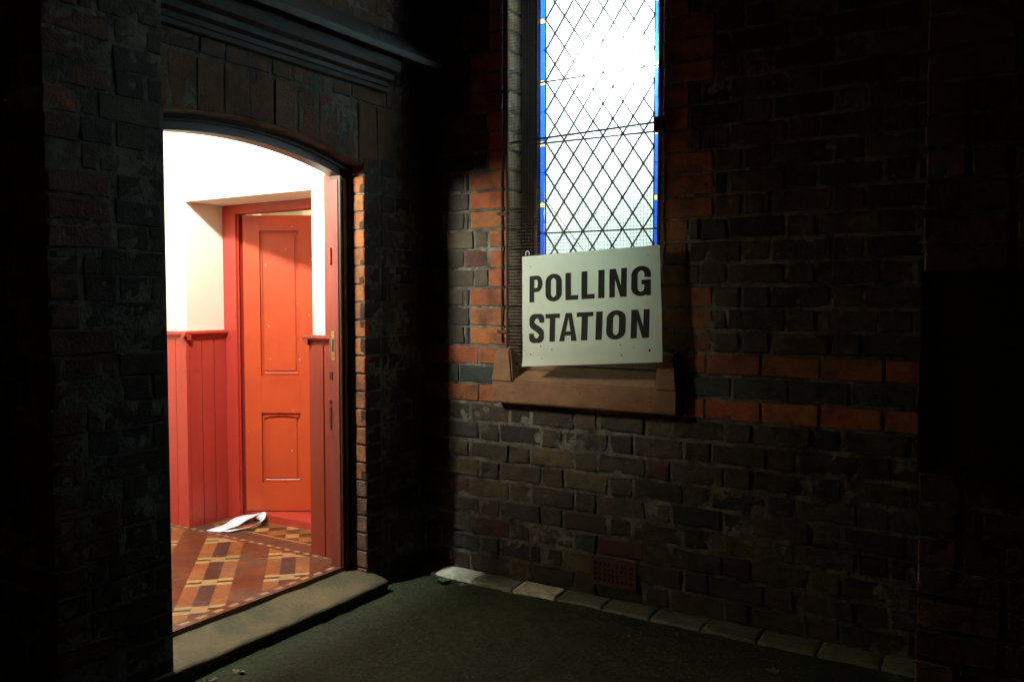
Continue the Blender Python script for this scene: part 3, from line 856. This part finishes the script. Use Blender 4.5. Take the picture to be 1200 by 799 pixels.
c2 = MB(); cap(c2, (AR - .036, LB, 0), (-2.672, LB, 0), (0, -1, 0)); cap(c2, (AR, LB - .036, 0), (AR, 3.085, 0), (-1, 0, 0), DZ1 - .0015)
c2.o('dado_cap', M_['deepred'], db)
# inner door frame
IY = 3.085
idf = MB()
idf.box(AL + .001, -3.662, IY, 3.16, .09, 1.7745).box(-2.955, AR - .001, IY, 3.16, .09, 1.7745).box(-3.6619, -2.9551, IY + .001, 3.16, 1.728, 1.7745)
idf.box(-3.6618, -3.652, IY + .012, 3.10, .09, 1.7279)
inf = idf.o('inner_door_frame', M_['crimson'], porch, bevel=.003)
MB().box(-3.66, -2.957, 3.125, 3.30, .05, .128).o('threshold', M_['crimson'], inf)
# inner door, ajar, hinged on the left
hx, hy = -3.654, 3.135; dvx, dvy = .848, .530
def dp(s_, d, z): return V((hx + s_ * dvx + d * dvy, hy + s_ * dvy - d * dvx, z))   # d>0 towards the lobby
DW, DB, DT = .72, .134, 1.722
def dbox(mb, s0, s1, z0, z1, d0, d1):
    mb.quadbox([dp(s0, d0, z0), dp(s1, d0, z0), dp(s1, d0, z1), dp(s0, d0, z1)], dp(0, d1, 0) - dp(0, d0, 0)); return mb
dr = MB()
s1a, s1b, s2a, s2b = .088, .300, .384, .610
zl0, zl1, zu0, zu1 = .285, .665, .865, 1.640
for a, b, c, d in ((0, s1a, DB, DT), (s1b, s2a, DB, DT), (s2b, DW, DB, DT)): dbox(dr, a, b, c, d, -.02, .02)
for a, b in ((s1a, s1b), (s2a, s2b)):
    for c, d in ((DB, zl0), (zl1, zu0), (zu1, DT)): dbox(dr, a + .0003, b - .0003, c, d, -.02, .0197)
door = dr.o('inner_door', M_['red'], porch, label='red four-panel door standing ajar')
for a, b in ((s1a, s1b), (s2a, s2b)):
    for c, d in ((zl0, zl1), (zu0, zu1)):
        pn = MB(); dbox(pn, a + .001, b - .001, c + .001, d - .001, -.012, .004)
        dbox(pn, a + .024, b - .024, c + .024, d - .024, .0042, .009)
        pno = pn.o('door_panel', M_['red'], door, bevel=.003)
        ml = MB()
        for (p0, p1, q0, q1) in ((a, a + .012, c, d), (b - .012, b, c, d), (a + .0121, b - .0121, c, c + .012), (a + .0121, b - .0121, d - .012, d)):
            dbox(ml, p0, p1, q0, q1, .004, .0085)
        ml.prism([dp(a + .013, .0041, c + .021), dp(a + .013, .0041, c + .0121), dp(a + .013, .0110, c + .0121)], dp(b - .013, 0, 0) - dp(a + .013, 0, 0))
        if c == zl0:   # arched top of the lower panels
            for i in range(10):
                t0, t1 = i / 10, (i + 1) / 10
                h0, h1 = .010 * (2 * t0 - 1) ** 2, .010 * (2 * t1 - 1) ** 2
                dbox(ml, lerp(a + .013, b - .013, t0), lerp(a + .013, b - .013, t1), d - .014 - max(h0, h1) - .002, d - .0125, .0041, .017)
        ml.o('panel_moulding', M_['red'], door, bevel=.003)
# room beyond the inner door
rb = MB()
rb.box(-5.2, -3.768, 3.30, 3.36, 0, 3.0).box(-5.2, -2.0, 4.5, 4.6, 0, 3.0).box(-5.3, -5.2, 3.36, 4.6, 0, 3).box(-2.85, -2.8, 3.13, 4.5, 0, 3.0).box(-5.2, -2.85, 3.13, 4.5, 2.6, 2.7)
rb.o('back_room_walls', M_['plaster'], porch)
MB().box(-5.2, -2.86, 3.301, 4.5, .02, .124).o('back_room_floor', M_['carpet'], porch)
# wooden leaf of the outer door stands folded back inside against the near wall
lf = MB()
for i in range(6): lf.box(-3.62 + i * .155, -3.62 + i * .155 + .151, 1.692, 1.722, .10, 1.80)
for z in (.25, .9, 1.6): lf.box(-3.61, -2.70, 1.7225, 1.740, z, z + .09)
lfo = lf.o('outer_door', M_['crimson'], porch, bevel=.002, label='boarded outer door folded back inside the lobby')

# floor
build('tiled_floor', [(-4.9, 1.6, .09), (-2.612, 1.6, .09), (-2.612, 3.125, .09), (-4.9, 3.125, .09), (-2.612, 1.6, .064), (-2.612, 3.125, .064)], [[0, 1, 2, 3], [1, 4, 5, 2]], M_['tiles'], None, kind='structure')

# doorstep: worn slab, gridded
def slab(name, x0, x1, y0, y1, ztopf, zb, m, nx, ny, wob=.003, parent=None, rnd=.012, under=0):
    vs, fs = [], []
    for j in range(ny + 1):
        for i in range(nx + 1):
            a, b = i / nx, j / ny
            x, y = lerp(x0, x1, a), lerp(y0, y1, b)
            z = ztopf(a, b) + noise.noise(V((x * 9, y * 9, 2))) * wob + noise.noise(V((x * 40, y * 40, 2))) * wob * .4
            e = noise.noise(V((x * 14, y * 14, 5))) * wob * 1.6
            if i == nx: x += e; z -= rnd
            if i == 0: x += e; z -= rnd
            if j == ny: y += e; z -= rnd
            if j == 0: y += e; z -= rnd
            vs.append(V((x, y, z)))
    for j in range(ny):
        for i in range(nx): a = j * (nx + 1) + i; fs.append([a, a + 1, a + nx + 2, a + nx + 1])
    ring = list(range(nx + 1)) + [j * (nx + 1) + nx for j in range(1, ny + 1)] + [ny * (nx + 1) + i for i in range(nx - 1, -1, -1)] + [j * (nx + 1) for j in range(ny - 1, 0, -1)]
    b0 = len(vs)
    for q in ring: vs.append(V((vs[q].x + (-under if vs[q].x > (x0 + x1) / 2 else 0), vs[q].y, zb)))
    for k in range(len(ring)):
        k2 = (k + 1) % len(ring); fs.append([ring[k2], ring[k], b0 + k, b0 + k2])
    return build(name, vs, fs, m, parent, smooth=True)
ds = slab('doorstep', -2.640, -2.425, 1.60, 2.865, lambda a, b: lerp(.080, .036, a) - .006 * math.sin(math.pi * b), -.12, M_['stone'], 14, 60, .004, rnd=.005, under=.08)
tag(ds, 'worn sandstone doorstep slab in front of the tiled lobby floor', 'doorstep')

# kerb blocks along the foot of the wall
xk = -2.398 - .2155 * 1
for i in range(13):
    a = xk + .2155 * i
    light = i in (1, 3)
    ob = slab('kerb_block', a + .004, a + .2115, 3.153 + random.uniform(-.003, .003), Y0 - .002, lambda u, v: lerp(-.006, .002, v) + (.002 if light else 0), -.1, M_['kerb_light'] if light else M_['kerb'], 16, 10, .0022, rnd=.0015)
    names = ['grey edging block in the dark corner beside the porch, left of the bright end block', 'bright pale edging block at the left end of the lit row, nearest the porch', 'greyer edging block between the two bright pale blocks', 'bright pale edging block below the window, second of the two white ones',
             'grey edging block just right of the second bright block, left of the air brick', 'grey edging block directly below the air brick', 'grey edging block just right of the air brick', 'second dim edging block right of the air brick', 'third dim edging block right of the air brick', 'fourth dim edging block right of the air brick', 'fifth dim edging block right of the air brick', 'last dim edging block visible before the buttress', 'edging block hidden behind the buttress foot']
    tag(ob, names[i], 'edging block', 'edging blocks along the foot of the wall')

# ground
gv, gfc = [], []
def gh(x, y): return -.018 + noise.noise(V((x * 2.2, y * 2.2, 0))) * .006 + noise.noise(V((x * 14, y * 14, 0))) * .004 + abs(noise.noise(V((x * 48, y * 48, 0)))) * .0055 + noise.noise(V((x * 110, y * 110, 0))) * .002
xs = [-40, -15, -6, -4] + [-2.75 + i * .0085 for i in range(306)] + [0, 1, 3, 8, 20, 40]
ysg = [-40, -15, -5, -1, 0, .5] + [1.2 + i * .0085 for i in range(236)] + [3.6, 5, 12, 40]
for y in ysg:
    for x in xs: gv.append((x, y, gh(x, y)))
for j in range(len(ysg) - 1):
    for i in range(len(xs) - 1): a = j * len(xs) + i; gfc.append([a, a + 1, a + len(xs) + 1, a + len(xs)])
build('ground', gv, gfc, M_['ground'], None, smooth=True, kind='structure')

gr_v, gr_f = [], []
for i in range(1500):
    x, y = random.uniform(-2.62, -.3), random.uniform(1.3, 3.12)
    if x < -2.42 and y < 2.87: continue
    r = random.uniform(.0015, .004) * (1.6 if random.random() < .06 else 1); c0 = V((x, y, gh(x, y) + r * .3)); k = len(gr_v)
    for d in ((1, 0, 0), (0, 1, 0), (-1, 0, 0), (0, -1, 0), (0, 0, 1), (0, 0, -1)): gr_v.append(c0 + V(d) * r * random.uniform(.6, 1.2))
    for a, b in ((0, 1), (1, 2), (2, 3), (3, 0)): gr_f += [[k + a, k + b, k + 4], [k + b, k + a, k + 5]]
go = build('grit', gr_v, gr_f, simple('grit_stone', (.12, .12, .09), (.05, .055, .04), 60, .7), None, kind='stuff')
tag(go, 'loose grit scattered over the dark mossy tarmac in front of the wall', 'grit')

# folded strip of white paper on the tiles
pw = .088
path = [(-3.572, 2.842, .094), (-3.575, 2.90, .101), (-3.583, 2.94, .096), (-3.590, 2.99, .106), (-3.598, 3.05, .122), (-3.59, 3.105, .134), (-3.55, 3.125, .135), (-3.495, 3.10, .128), (-3.458, 3.05, .120), (-3.455, 3.0, .112), (-3.47, 2.95, .104), (-3.495, 2.90, .099), (-3.53, 2.865, .096)]
sides = [(.95, .22, 0)] * 5 + [(.85, .3, .1), (.55, .3, .35), (.2, .3, .3), (.25, .15, .2), (.32, .08, .16), (.42, .06, .12), (.55, .08, .06), (.65, .1, .0)]
# smooth path
def cr(P, n=5):
    P = [P[0]] + P + [P[-1]]; out = []
    for i in range(1, len(P) - 2):
        for k in range(n):
            t = k / n
            out.append(V([.5*((2*P[i][a])+(-P[i-1][a]+P[i+1][a])*t+(2*P[i-1][a]-5*P[i][a]+4*P[i+1][a]-P[i+2][a])*t*t+(-P[i-1][a]+3*P[i][a]-3*P[i+1][a]+P[i+2][a])*t**3) for a in range(3)]))
    out.append(V(P[-1])); return out
path = [(a, b, .094 + (c - .094) * .7) for a, b, c in path]
pp = cr(path); sd = cr(sides); vs, fs = [], []
for i, q in enumerate(pp):
    side = sd[i]
    for s_ in (-.5, 0, .5): vs.append(q + side * pw * s_ + V((0, 0, .002 * math.cos(i * .7) * abs(s_))))
for i in range(len(pp) - 1):
    for s_ in range(2): a = i * 3 + s_; fs.append([a, a + 1, a + 4, a + 3])
po = build('paper_strip', vs, fs, M_['paper'], None, smooth=True)
sm_ = po.modifiers.new('thickness', 'SOLIDIFY'); sm_.thickness = .0012
tag(po, 'looped strip of white paper lying on the tiled lobby floor before the inner door', 'paper')

# small weeds and litter
def weed(loc, n, r, m, label, name='weed', cat='weed', group=None):
    vs, fs = [], []
    for i in range(n):
        a = random.uniform(0, 6.28); l = random.uniform(.4, 1) * r; w = l * .28; up = random.uniform(.2, .9)
        b = V((random.uniform(-.3, .3) * r, random.uniform(-.3, .3) * r, .002)); d = V((math.cos(a), math.sin(a), up)).normalized(); s_ = V((-math.sin(a), math.cos(a), 0))
        k = len(vs); vs += [b, b + d * l * .5 + s_ * w, b + d * l + V((0, 0, -l * .2)), b + d * l * .5 - s_ * w]; fs.append([k, k + 1, k + 2, k + 3])
    o = build(name, vs, fs, m); o.location = (loc[0], loc[1], gh(loc[0], loc[1])); tag(o, label, cat, group); return o
weed((-2.30, 3.09), 46, .045, M_['leaf'], 'small green weed at the foot of the bright end edging block')
weed((-2.20, 3.10), 26, .032, M_['leaf'], 'tiny weed tuft just right of the weed by the end block', 'weed_tuft')
weed((-.766, 2.93), 14, .03, M_['deadleaf'], 'pale scrap of dry leaf on the ground at the bottom, left of the buttress foot', 'dry_leaf', 'leaf')
weed((-.40, 3.09), 24, .03, M_['leaf'], 'small weed at the foot of the buttress corner', 'corner_weed')
for i, (x, y, lb) in enumerate(((-2.37, 1.86, 'curled dry leaf below the near end of the doorstep'), (-2.33, 1.95, 'dry leaf fragment on the ground right of the curled leaf by the doorstep'), (-2.34, 1.76, 'dry leaf at the bottom edge nearest the porch pier'))):
    weed((x, y), 9, .034, M_['deadleaf'], lb, 'dead_leaf', 'leaf', 'dead leaves below the doorstep')

# ------------------------------------------------------------------ LIGHTS
def point(name, loc, power, col, rad):
    l = bpy.data.lights.new(name, 'POINT'); l.energy = power; l.color = col; l.shadow_soft_size = rad
    o = bpy.data.objects.new(name, l); COL.objects.link(o); o.location = loc; return o
WARM = (1.0, .94, .78)
point('lobby_ceiling_light', (-2.92, 1.80, 2.56), 290, (.97, 1., .93), .06)
sl_ = bpy.data.lights.new('lobby_wall_light', 'SPOT'); sl_.energy = 200; sl_.color = WARM; sl_.shadow_soft_size = .12
sl_.spot_size = R(68); sl_.spot_blend = 1.0
so_ = bpy.data.objects.new('lobby_wall_light', sl_); COL.objects.link(so_); so_.location = (-2.95, 1.80, 1.965)
so_.rotation_euler = (V((-2.36, 3.268, 1.55)) - V(so_.location)).to_track_quat('-Z', 'Y').to_euler()
point('back_room_light', (-3.6, 4.0, 2.3), 45, WARM, .08)
pl = thing('pendant_lamp', 'white globe lamp hanging from the lobby ceiling', 'lamp', (-2.92, 1.80, 2.75))
MB().bar((-2.92, 1.80, 2.72), (-2.92, 1.80, 3.0), .006, 8).o('flex', M_['white_metal'], pl)
MB().bar((-2.92, 1.80, 2.70), (-2.92, 1.80, 2.735), .05, 16).o('lamp_holder', M_['white_metal'], pl)
w_ = thing('wall_lamp', 'small bracket lamp on the near lobby wall beside the doorway', 'lamp', (-2.95, 1.70, 2.02))
MB().box(-2.975, -2.925, 1.741, 1.752, 1.97, 2.05).bar((-2.95, 1.745, 2.03), (-2.95, 1.80, 2.03), .008, 8).bar((-2.95, 1.80, 2.005), (-2.95, 1.80, 2.04), .02, 12).o('bracket', M_['brass'], w_)

# ------------------------------------------------------------------ WORLD
w = bpy.data.worlds.new('World'); scn.world = w; w.use_nodes = True
nt = w.node_tree; bg = nt.nodes['Background']
sky = nt.nodes.new('ShaderNodeTexSky'); sky.sky_type = 'NISHITA'; sky.sun_disc = False
sky.sun_elevation = R(6); sky.sun_rotation = R(200)
nt.links.new(mix(nt, 1.0, sky.outputs[0], (1.0, .88, .72), 'MULTIPLY'), bg.inputs[0]); bg.inputs[1].default_value = .0021

# ------------------------------------------------------------------ CAMERA
cam = bpy.data.cameras.new('Camera'); co = bpy.data.objects.new('Camera', cam); COL.objects.link(co)
cam.sensor_width = 36; cam.lens = 30.0; cam.clip_start = .02; cam.clip_end = 500
co.location = (0, 0, 1.27); co.rotation_euler = (R(90) - math.atan(.0475), 0, R(32))
scn.camera = co
scn.view_settings.view_transform = 'Standard'; scn.view_settings.look = 'None'
scn.view_settings.exposure = 0; scn.view_settings.gamma = 1; scn.view_settings.use_curve_mapping = False
scn.cycles.use_denoising = True
scn.cycles.max_bounces = 8; scn.cycles.diffuse_bounces = 5; scn.cycles.transmission_bounces = 6
scn.cycles.sample_clamp_indirect = 6
